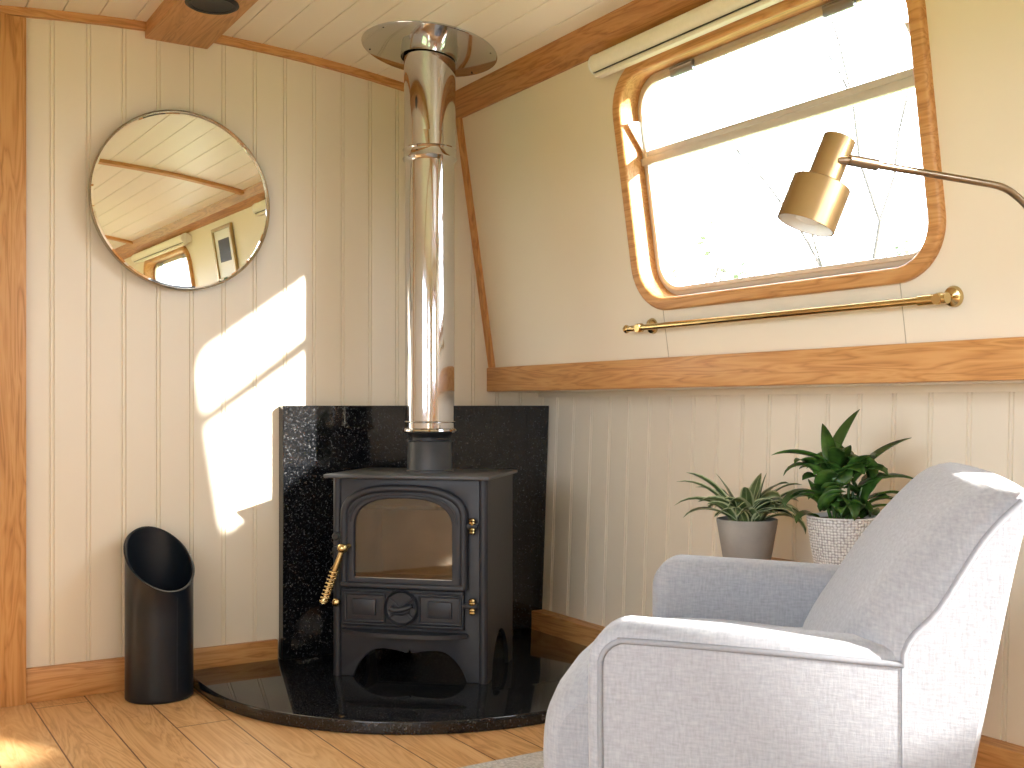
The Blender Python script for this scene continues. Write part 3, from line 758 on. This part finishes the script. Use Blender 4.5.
# ------------------------------------------------------------------ floor lamp
def cam_pt(px, py, d):
    s_, c_ = math.sin(TH), math.cos(TH); u = (px - 512) / 1085; v = (406 - py) / 1085
    return Vector((d * (s_ + u * c_), d * (c_ - u * s_), 0.85 + d * v))
lb = Vector((1.76, 0.965, 0.0105))
la = thing('floor_lamp', 'brass floor lamp with stepped cylindrical shade reaching over the armchair', 'lamp', lb)
def L_(p): return Vector(p) - lb
ax0 = Vector((1.281, 1.122, 1.253)); ax1 = Vector((1.2345, 1.149, 1.118))
rgt = Vector((math.cos(TH), -math.sin(TH), 0)); fwd = Vector((math.sin(TH), math.cos(TH), 0))
axd = (ax1 - ax0).normalized(); axd = (axd - fwd * 0.0).normalized()
Lh = 0.155
mt = Matrix.Translation(L_(ax0)) @ axd.to_track_quat('Z', 'Y').to_matrix().to_4x4()
b = BM(); add_lathe(b, [(0, 0.0), (0.022, 0.0), (0.0245, 0.0015), (0.0245, 0.073), (0.0425, 0.0735), (0.044, 0.075), (0.044, 0.142), (0.0425, 0.142), (0.0425, 0.077), (0, 0.082)], 48, mt); sh = link('lamp_shade', b, M['brushed_brass'], la, 35)
b = BM(); add_lathe(b, [(0, 0.079), (0.0415, 0.079), (0.0415, 0.1415)], 40, mt); link('shade_lining', b, M['white'], sh, 35)
b = BM(); add_lathe(b, [(0, 0.086), (0.012, 0.086), (0.012, 0.1), (0.021, 0.118), (0.018, 0.134), (0, 0.14)], 24, mt); link('bulb', b, M['white'], la, 50)
b = BM(); add_lathe(b, [(0, -0.008), (0.004, -0.007), (0.004, 0.001)], 12, mt); link('switch', b, M['brass'], la, 40)
jt = cam_pt(849, 160, 1.61)
j0 = cam_pt(843, 161, 1.61)
b = BM()
add_tube(b, [L_(j0 - rgt * 0.008), L_(jt + rgt * 0.006)], 0.006, 12)
p1 = cam_pt(877, 165, 1.62); add_tube(b, [L_(jt), L_(p1)], 0.0085, 16)
link('swivel_joint', b, M['antique'], la, 40)
pole_x = Vector((1.76, 0.965, 0))
path = [p1, cam_pt(925, 173, 1.64), cam_pt(975, 181.5, 1.665), cam_pt(1000, 186.5, 1.68), cam_pt(1015, 195, 1.692), cam_pt(1032, 212, 1.70), cam_pt(1052, 240, 1.73), cam_pt(1065, 275, 1.755), Vector((1.76, 0.965, 0.95))]
b = BM(); add_tube(b, [L_(p) for p in smooth_path(path, 6)], 0.0056, 14); link('arm', b, M['antique'], la, 60)
b = BM(); add_tube(b, [(0, 0, 0.02), (0, 0, 0.95)], 0.008, 16); link('pole', b, M['antique'], la, 40)
b = BM(); add_lathe(b, [(0, 0), (0.118, 0), (0.12, 0.004), (0.12, 0.014), (0.116, 0.018), (0.014, 0.022), (0, 0.022)], 56); link('base', b, M['brushed_brass'], la, 30)

# ------------------------------------------------------------------ armchair
CH = (1.154, 1.389, 0.0125)
ch = thing('armchair', 'light grey upholstered armchair turned toward the stove on the rug', 'armchair', CH, math.atan2(-0.73, 0.68))
# local x = rearward, y = toward the window side, z up (world z - 0.0115)
WO = 0.3675
def arm_profile():
    pts = [(-0.048, 0.2)]
    r = 0.055
    xf0, zt0 = -0.052, 0.547
    pts.append((xf0, 0.4))
    for k in range(9):
        a = PI - (PI / 2 - 0.07) * k / 8; pts.append((xf0 + r + r * math.cos(a), zt0 - r + r * math.sin(a)))
    pts += [(0.10, 0.544), (0.2, 0.541), (0.3, 0.537), (0.37, 0.533), (0.42, 0.5), (0.42, 0.2)]
    return pts
AP = arm_profile()
def make_arm(s):
    b = BM(); y0, y1 = (WO - 0.098, WO)
    n = len(AP); cxp, czp = 0.16, 0.4
    st_ = [(-1.0, 0.030), (-0.93, 0.014), (-0.78, 0.004), (-0.5, 0.0), (0.1, 0.0), (0.6, 0.0), (0.84, 0.004), (0.95, 0.012), (1.0, 0.022)]
    rings = []
    for t, ins in st_:
        y = (y0 + y1) / 2 + t * (y1 - y0) / 2
        ring = []
        for i, (px, pz) in enumerate(AP):
            p0 = Vector(AP[i - 1]); p2 = Vector(AP[(i + 1) % n]); tn = (p2 - p0).normalized(); nn = Vector((-tn.y, tn.x))   # inward for this winding?
            q = Vector((px, pz)); c_ = Vector((cxp, czp))
            if nn.dot(c_ - q) < 0: nn = -nn
            q = q + nn * ins
            ring.append(b.verts.new((q.x, s * y, q.y)))
        rings.append(ring)
    for A_, B_ in zip(rings, rings[1:]):
        for i in range(n): b.faces.new((A_[i], A_[(i + 1) % n], B_[(i + 1) % n], B_[i]))
    bmesh.ops.inset_region(b, faces=[b.faces.new(rings[0]), b.faces.new(rings[-1][::-1])], thickness=0.008, use_even_offset=True)
    o = link('armrest', b, M['fabric'], ch, 60)
    # welt round the outer panel
    w = BM(); path = []
    for i, (px, pz) in enumerate(AP[:-3] + [(0.349, 0.536)]):
        p0 = Vector(AP[max(i - 1, 0)]); p2 = Vector(AP[min(i + 1, len(AP) - 3)]); tn = (p2 - p0).normalized(); nn = Vector((tn.y, -tn.x)); q = Vector((px, pz)); c_ = Vector((cxp, czp))
        if nn.dot(c_ - q) < 0: nn = -nn
        q = q + nn * 0.020 if px < 0.05 else Vector((px, pz - 0.019))
        path.append((q.x, s * (WO - 0.0005 + (0.001 if px > 0.34 else 0)), q.y))
    add_tube(w, smooth_path(path, 4), 0.0042, 8); link('welt', w, M['welt'], o, 60)
for s in (-1, 1): make_arm(s)
# backrest shell
inner = [(0.20, 0.2), (0.22, 0.42), (0.285, 0.54), (0.350, 0.635), (0.425, 0.715), (0.463, 0.733)]
edge = [(0.335, 0.2), (0.335, 0.42), (0.337, 0.535), (0.378, 0.592), (0.43, 0.68), (0.472, 0.727)]
rear = [(0.484, 0.733), (0.495, 0.724), (0.478, 0.64), (0.455, 0.52), (0.433, 0.40), (0.395, 0.2)]
def sp2(p, n): return [(v.x, v.y) for v in smooth_path([Vector((a, c, 0)) for a, c in p], n)]
inn, edg, rea = sp2(inner, 5), sp2(edge, 5), sp2(rear, 5)
b = BM(); rings = []
stn = [(-1.0, 1.0, 0.012), (-0.985, 0.97, 0.004), (-0.955, 0.86, 0), (-0.92, 0.68, 0), (-0.87, 0.42, 0), (-0.81, 0.2, 0), (-0.74, 0.06, 0), (-0.6, 0.0, 0), (-0.3, -0.04, 0), (0, -0.06, 0)]
stn = stn + [(-a, w, i) for a, w, i in reversed(stn[:-1])]
for t, w, ins in stn:
    y = t * (WO + 0.0007); ring = []
    crown = 0.004 * (1 - t * t)
    for (ax_, az_), (bx_, bz_) in zip(inn, edg):
        zz = az_ + (bz_ - az_) * w; xx = ax_ + (bx_ - ax_) * w
        f = max(0, (zz - 0.5) / 0.24)
        ring.append((xx + ins, zz + crown * f - ins * 0.6 * f))
    for xx, zz in rea:
        f = max(0, (zz - 0.5) / 0.24)
        ring.append((xx - ins * 0.6 + 0.012 * (1 - t * t), zz + crown * f - ins * 0.6 * f))
    rings.append([b.verts.new((px, y, pz)) for px, pz in ring])
n = len(rings[0])
for A_, B_ in zip(rings, rings[1:]):
    for i in range(n): b.faces.new((A_[i], A_[(i + 1) % n], B_[(i + 1) % n], B_[i]))
bmesh.ops.inset_region(b, faces=[b.faces.new(rings[0]), b.faces.new(rings[-1][::-1])], thickness=0.008, use_even_offset=True)
bk = link('backrest', b, M['fabric'], ch, 70)
for s in (-1, 1):
    w = BM(); add_tube(w, [(0.349, s * (WO + 0.001), 0.517)] + [(px + 0.012, s * (WO + 0.001), pz - 0.004) for px, pz in edg[10:]], 0.004, 8); link('welt', w, M['welt'], bk, 60)
    w = BM(); add_tube(w, [(0.347, s * (WO - 0.0002), 0.2), (0.347, s * (WO - 0.0002), 0.517)], 0.0017, 6); link('seam', w, M['welt'], bk, 60)
# seat: rounded cushion with crowned front
b = BM(); nx, nyy, = 30, 18
sxp = smooth_path([Vector(p) for p in ((-0.118, 0.2, 0), (-0.142, 0.28, 0), (-0.14, 0.37, 0), (-0.118, 0.415, 0), (-0.07, 0.438, 0), (0.05, 0.448, 0), (0.2, 0.44, 0), (0.3, 0.42, 0), (0.3, 0.2, 0))], 5)
rings = []
ys = [-1, -0.985, -0.95, -0.9, -0.8, -0.5, 0, 0.5, 0.8, 0.9, 0.95, 0.985, 1]
for t in ys:
    k_ = (1 - abs(t) ** 6) ; ins = 0.03 * (abs(t) ** 12)
    cc = Vector((0.08, 0.3)); ring = []
    for p in sxp:
        q = Vector((p.x, p.y)); dq = (cc - q).normalized() * ins
        ring.append(b.verts.new((q.x + dq.x - 0.012 * (1 - t * t), t * 0.268, q.y + dq.y + 0.01 * (1 - t * t))))
    rings.append(ring)
n = len(rings[0])
for A_, B_ in zip(rings, rings[1:]):
    for i in range(n): b.faces.new((A_[i], A_[(i + 1) % n], B_[(i + 1) % n], B_[i]))
bmesh.ops.inset_region(b, faces=[b.faces.new(rings[0]), b.faces.new(rings[-1][::-1])], thickness=0.008, use_even_offset=True); link('seat', b, M['fabric'], ch, 60)
for lx, ly in ((-0.02, -0.29), (-0.02, 0.29), (0.33, -0.27), (0.33, 0.27)):
    b = BM(); sx_ = 0.03 if lx > 0.1 else -0.03; sy_ = 0.02 if ly > 0 else -0.02
    add_tube(b, [(lx + sx_, ly + sy_, 0.004), (lx, ly, 0.202)], [0.011, 0.02], 16); link('leg', b, M['wood_leg'], ch, 40)

# ------------------------------------------------------------------ rug
b = BM(); add_box(b, (0.5, 0.35, 0.0005), (1.95, 2.205, 0.0105), 0.003)
tag(link('rug', b, M['rug'], None), 'pale grey flat woven rug under the armchair', 'rug')

# ------------------------------------------------------------------ plant table and plants
tb = thing('side_table', 'low oak side table against the panelled wall behind the armchair', 'table', (2.01, 1.85, 0.0))
b = BM(); add_box(b, (-0.145, -0.31, 0.41), (0.15, 0.3, 0.44), 0.003); link('table_top', b, M['oak_y'], tb)
for a in (-1, 1):
    for c_ in (-1, 1):
        b = BM(); z0 = 0.011 if a < 0 else 0.0005
        add_box(b, (a * 0.12 - 0.018, c_ * 0.265 - 0.018, z0), (a * 0.12 + 0.018, c_ * 0.265 + 0.018, 0.41), 0.003); link('leg', b, M['oak_z'], tb)
b = BM(); add_box(b, (-0.11, -0.26, 0.36), (-0.095, 0.26, 0.41)); add_box(b, (0.1, -0.26, 0.36), (0.115, 0.26, 0.41)); link('apron', b, M['oak_y'], tb)

def leaf(bm, base, dirv, length, width, arch, up0=0.9, fold=0.25, n=9, twist=0.0, taper=0.8, stem=0.0):
    """a curved folded blade; dirv horizontal heading (radians)"""
    uvl = bm.loops.layers.uv.verify()
    d = Vector((math.cos(dirv), math.sin(dirv), 0)); side0 = Vector((-math.sin(dirv), math.cos(dirv), 0))
    p = Vector(base); ang = up0; rows = []; ds = length / n
    for i in range(n + 1):
        t = i / n
        tang = d * math.cos(ang) + Vector((0, 0, 1)) * math.sin(ang)
        nrm = -d * math.sin(ang) + Vector((0, 0, 1)) * math.cos(ang)
        tw = twist * t; side = side0 * math.cos(tw) + nrm * math.sin(tw)
        if t < stem: w = 0.0022
        else:
            tt = (t - stem) / (1 - stem); w = width * (math.sin(PI * min(1, tt ** 0.75 * 0.97 + 0.03)) ** taper) * 0.5 + 0.0006
        rows.append([bm.verts.new(p - side * w + nrm * w * fold * 2), bm.verts.new(p), bm.verts.new(p + side * w + nrm * w * fold * 2)])
        p = p + tang * ds; ang -= arch * (0.4 + 1.2 * t) / n
    for i in range(n):
        for j in range(2):
            f = bm.faces.new((rows[i][j], rows[i][j + 1], rows[i + 1][j + 1], rows[i + 1][j]))
            for l, c_ in zip(f.loops, ((j / 2, i / n), ((j + 1) / 2, i / n), ((j + 1) / 2, (i + 1) / n), (j / 2, (i + 1) / n))): l[uvl].uv = c_
    return bm
def thicken(o, t=0.0006):
    m = o.modifiers.new('thickness', 'SOLIDIFY'); m.thickness = t; return o
# image right and image depth headings in plan
HR = -TH; HB = PI / 2 - TH

p1_ = thing('potted_plant', 'small spiky variegated plant in a plain grey concrete pot', 'potted plant', (2.0, 2.058, 0.4405), 0, 'plants on the side table')
b = BM(); add_lathe(b, [(0, 0), (0.056, 0), (0.059, 0.003), (0.0775, 0.112), (0.0775, 0.118), (0.074, 0.119), (0.072, 0.112), (0.070, 0.1), (0, 0.1)], 48); link('pot', b, M['concrete'], p1_, 40)
b = BM(); add_lathe(b, [(0, 0.103), (0.04, 0.105), (0.069, 0.102), (0.069, 0.099)], 28); link('soil', b, M['soil'], p1_, 60)
b = BM(); rnd = random.Random(5)
c0_ = Vector((0, 0, 0.10))
# leaves placed like the photo: (heading, length, width, arch, start angle)
def H(deg): return HR + math.radians(deg)      # 0 = image right, 180 = image left, 90 = away, -90 = toward the camera
for hdg, ln, wd, ar, up in ((178, 0.21, 0.030, 1.35, 1.05), (172, 0.20, 0.032, 1.1, 1.15), (185, 0.20, 0.030, 1.7, 0.85), (195, 0.17, 0.034, 1.7, 0.7), (160, 0.16, 0.036, 1.5, 1.2),
        (5, 0.14, 0.042, 0.2, 1.4), (0, 0.19, 0.042, 1.5, 1.0), (-8, 0.18, 0.042, 1.2, 0.85), (12, 0.18, 0.036, 1.6, 1.2), (-15, 0.15, 0.040, 2.6, 0.95), (20, 0.17, 0.040, 1.7, 1.3), (-30, 0.14, 0.040, 1.9, 0.9), (-5, 0.16, 0.036, 2.4, 0.6),
        (150, 0.15, 0.034, 0.6, 1.3), (60, 0.16, 0.036, 0.8, 1.25), (-60, 0.14, 0.038, 1.6, 1.1), (-120, 0.14, 0.038, 1.6, 1.1)):
    leaf(b, c0_ + Vector((math.cos(H(hdg)), math.sin(H(hdg)), 0)) * 0.02, H(hdg) + rnd.uniform(-.1, .1), ln, wd * 1.2, ar, up, 0.14, 10, rnd.uniform(-.6, .6))
for k in range(40):
    a = rnd.uniform(0, 2 * PI); ln = rnd.uniform(0.09, 0.15); rr = rnd.uniform(0, 0.045)
    leaf(b, c0_ + Vector((math.cos(a) * rr, math.sin(a) * rr, 0)), a + rnd.uniform(-.4, .4), ln, rnd.uniform(0.034, 0.048), rnd.uniform(1.0, 2.6), rnd.uniform(0.8, 1.4), 0.15, 9, rnd.uniform(-.9, .9))
thicken(link('foliage', b, M['leaf_var'], p1_, 60))

p2_ = thing('potted_plant', 'taller plant with broad glossy green leaves in a white woven textured pot', 'potted plant', (2.0, 1.744, 0.4405), 0, 'plants on the side table')
b = BM(); prof2 = [(0.058 + 0.0245 * t + 0.002 * math.sin(PI * t), 0.004 + 0.146 * t) for t in [i / 12 for i in range(13)]]
add_lathe(b, [(0, 0), (0.055, 0)] + prof2, 64, uv=True); add_lathe(b, [(0.0825, 0.15), (0.080, 0.153), (0.077, 0.150), (0.075, 0.13), (0, 0.13)], 64, uv=False)
link('pot', b, M['woven'], p2_, 60)
b = BM(); add_lathe(b, [(0, 0.146), (0.04, 0.146), (0.0755, 0.143), (0.074, 0.129)], 28); link('soil', b, M['soil'], p2_, 60)
b = BM(); rnd = random.Random(11)
stb = Vector((-0.0, 0, 0.13))
def off(r, up=0.0, deep=0.0):     # offset to image right / up / away
    return Vector((math.cos(HR) * r + math.cos(HB) * deep, math.sin(HR) * r + math.sin(HB) * deep, up))
S = BM()
for r1, u1, dp in ((-0.03, 0.10, 0.0), (-0.018, 0.13, 0.02), (0.012, 0.11, -0.01), (0.03, 0.10, 0.01), (0.0, 0.09, 0.02), (0.045, 0.09, 0.0), (-0.045, 0.07, -0.01), (0.02, 0.07, -0.03)):
    add_tube(S, [stb + off(r1 * 0.5), stb + off(r1 * 0.8, u1 * 0.5, dp), stb + off(r1, u1, dp)], [0.0045, 0.004, 0.003], 8)
link('stems', S, M['leaf'], p2_, 60)['label'] = 'pale green upright stems'
for r1, u1, hd1, ln, wd, ar, up in (
        (-0.022, 0.165, 10, 0.14, 0.060, 0.25, 1.15), (-0.03, 0.15, 100, 0.11, 0.036, 0.4, 1.35), (-0.03, 0.160, 178, 0.14, 0.040, 0.8, 0.40),
        (-0.03, 0.12, 182, 0.13, 0.042, 2.2, 0.8), (-0.04, 0.08, 185, 0.12, 0.044, 1.8, 0.4), (-0.05, 0.06, 200, 0.12, 0.042, 2.2, 0.7), (-0.055, 0.03, 190, 0.07, 0.034, 2.4, 0.6),
        (0.035, 0.135, 2, 0.155, 0.048, 0.5, 0.75), (0.03, 0.10, 0, 0.17, 0.042, 1.2, 0.45), (0.045, 0.12, 10, 0.08, 0.036, 0.6, 0.3), (0.05, 0.07, 5, 0.12, 0.030, 1.5, 0.5), (0.05, 0.05, -10, 0.10, 0.034, 1.3, 0.35),
        (0.0, 0.06, -90, 0.12, 0.048, 2.8, 0.6), (0.02, 0.13, -70, 0.11, 0.050, 1.2, 0.9), (-0.01, 0.15, -100, 0.12, 0.050, 1.6, 0.9), (0.01, 0.12, 80, 0.12, 0.048, 1.2, 1.0),
        (0.03, 0.13, 150, 0.10, 0.05, 0.6, 1.2), (-0.02, 0.11, -40, 0.11, 0.05, 1.4, 1.0)):
    leaf(b, stb + off(r1, u1 - 0.015), H(hd1), ln, wd, ar, up, 0.18, 10, rnd.uniform(-.4, .4))
for k in range(52):
    a = rnd.uniform(0, 2 * PI); r1 = rnd.uniform(-0.06, 0.065); u1 = rnd.uniform(0.01, 0.135)
    leaf(b, stb + off(r1, u1, rnd.uniform(-0.035, 0.035)), a, rnd.uniform(0.06, 0.10), rnd.uniform(0.034, 0.048), rnd.uniform(0.8, 2.4), rnd.uniform(0.5, 1.4), 0.18, 8, rnd.uniform(-.7, .7))
thicken(link('foliage', b, M['leaf'], p2_, 60))

# ------------------------------------------------------------------ picture frame on the right wall (seen in the mirror)
PY, PV = 0.74, 0.70
pc = MU @ Vector((PY, PV - 0.0, -0.012))
pf = bpy.data.objects.new('picture_frame', None); C.objects.link(pf); pf.matrix_world = MU @ Matrix.Translation((PY, PV, -0.001))
tag(pf, 'wooden picture frame on the window wall, seen only in the mirror', 'picture')
b = plate(rrect(-0.16, -0.15, 0.16, 0.15, 0.002, 1), [rrect(-0.14, -0.13, 0.14, 0.13, 0.002, 1)], 0.018, 0.002); xf(b, Matrix.Translation((0, 0, -0.018))); link('frame', b, M['brushed_brass'], pf)
b = BM(); add_box(b, (-0.141, -0.131, -0.008), (0.141, 0.131, -0.001)); link('mount', b, M['white'], pf, None)
b = BM(); add_box(b, (-0.09, -0.045, -0.0092), (0.09, 0.08, -0.0075)); link('print', b, M['iron'], pf, None)

# ------------------------------------------------------------------ outside
b = BM(); add_box(b, (2.6, -30, -0.9), (60, 60, -0.6)); o = link('ground_outside', b, M['grass'], None, None); o['kind'] = 'structure'
b = BM(); add_box(b, (-60, -30, -0.9), (-1.2, 60, -0.6)); o = link('ground_canal_side', b, M['grass'], None, None); o['kind'] = 'structure'
def tree(x, y, hgt, seed, label):
    rnd = random.Random(seed)
    t = thing('bare_tree', label, 'tree', (x, y, -0.6), 0, 'bare trees outside the window')
    b = BM()
    def grow(p, d, ln, r, depth):
        pts = [p]; q = p
        for k in range(4):
            d = (d + Vector((rnd.uniform(-.18, .18), rnd.uniform(-.18, .18), rnd.uniform(-.05, .12)))).normalized(); q = q + d * ln / 4; pts.append(q)
        add_tube(b, pts, [r * (1 - 0.12 * k) for k in range(5)], 5 if depth > 1 else 8)
        if depth < 4:
            for k in range(3 if depth else 5):
                i = rnd.randint(2, 4); dd = (d + Vector((rnd.uniform(-1, 1), rnd.uniform(-1, 1), rnd.uniform(-.1, .7)))).normalized()
                grow(pts[i], dd, ln * rnd.uniform(.5, .75), r * 0.5, depth + 1)
    grow(Vector((0, 0, 0)), Vector((0, 0, 1)), hgt * 0.42, 0.022, 0)
    link('trunk_and_branches', b, M['bark'], t, 60)
tree(5.3, 6.15, 6.0, 3, 'thin bare tree outside the window, left of the lamp head')
tree(5.9, 4.9, 6.5, 8, 'thin bare tree outside the window, seen right of the lamp head')
def bush(x, y, r, h_, seed, label):
    rnd = random.Random(seed); t = thing('bush', label, 'bush', (x, y, -0.6), 0, 'bushes outside the window')
    b = BM()
    for k in range(900):
        a = rnd.uniform(0, 2 * PI); rr = r * math.sqrt(rnd.random()); z = rnd.random() ** 0.8 * h_ * (1 - 0.5 * (rr / r) ** 2)
        c_ = Vector((rr * math.cos(a), rr * math.sin(a), z)); u_ = Vector((rnd.gauss(0, 1), rnd.gauss(0, 1), rnd.gauss(0, 1))).normalized() * 0.05; w_ = u_.orthogonal().normalized() * 0.03
        b.faces.new([b.verts.new(c_ + e) for e in (-u_, w_, u_, -w_)])
    link('leaves', b, M['bush'], t, None)
    b = BM()
    for k in range(10):
        a = rnd.uniform(0, 2 * PI); add_tube(b, [(0, 0, 0), (r * .3 * math.cos(a), r * .3 * math.sin(a), h_ * .5), (r * .6 * math.cos(a), r * .6 * math.sin(a), h_ * .85)], [0.02, 0.014, 0.006], 5)
    link('branches', b, M['bark'], t, 60)
bush(7.2, 8.0, 0.9, 3.4, 4, 'pale green bush outside the lower left of the window')
bush(9.5, 7.4, 0.9, 3.5, 6, 'pale green bush outside, below the lamp head')
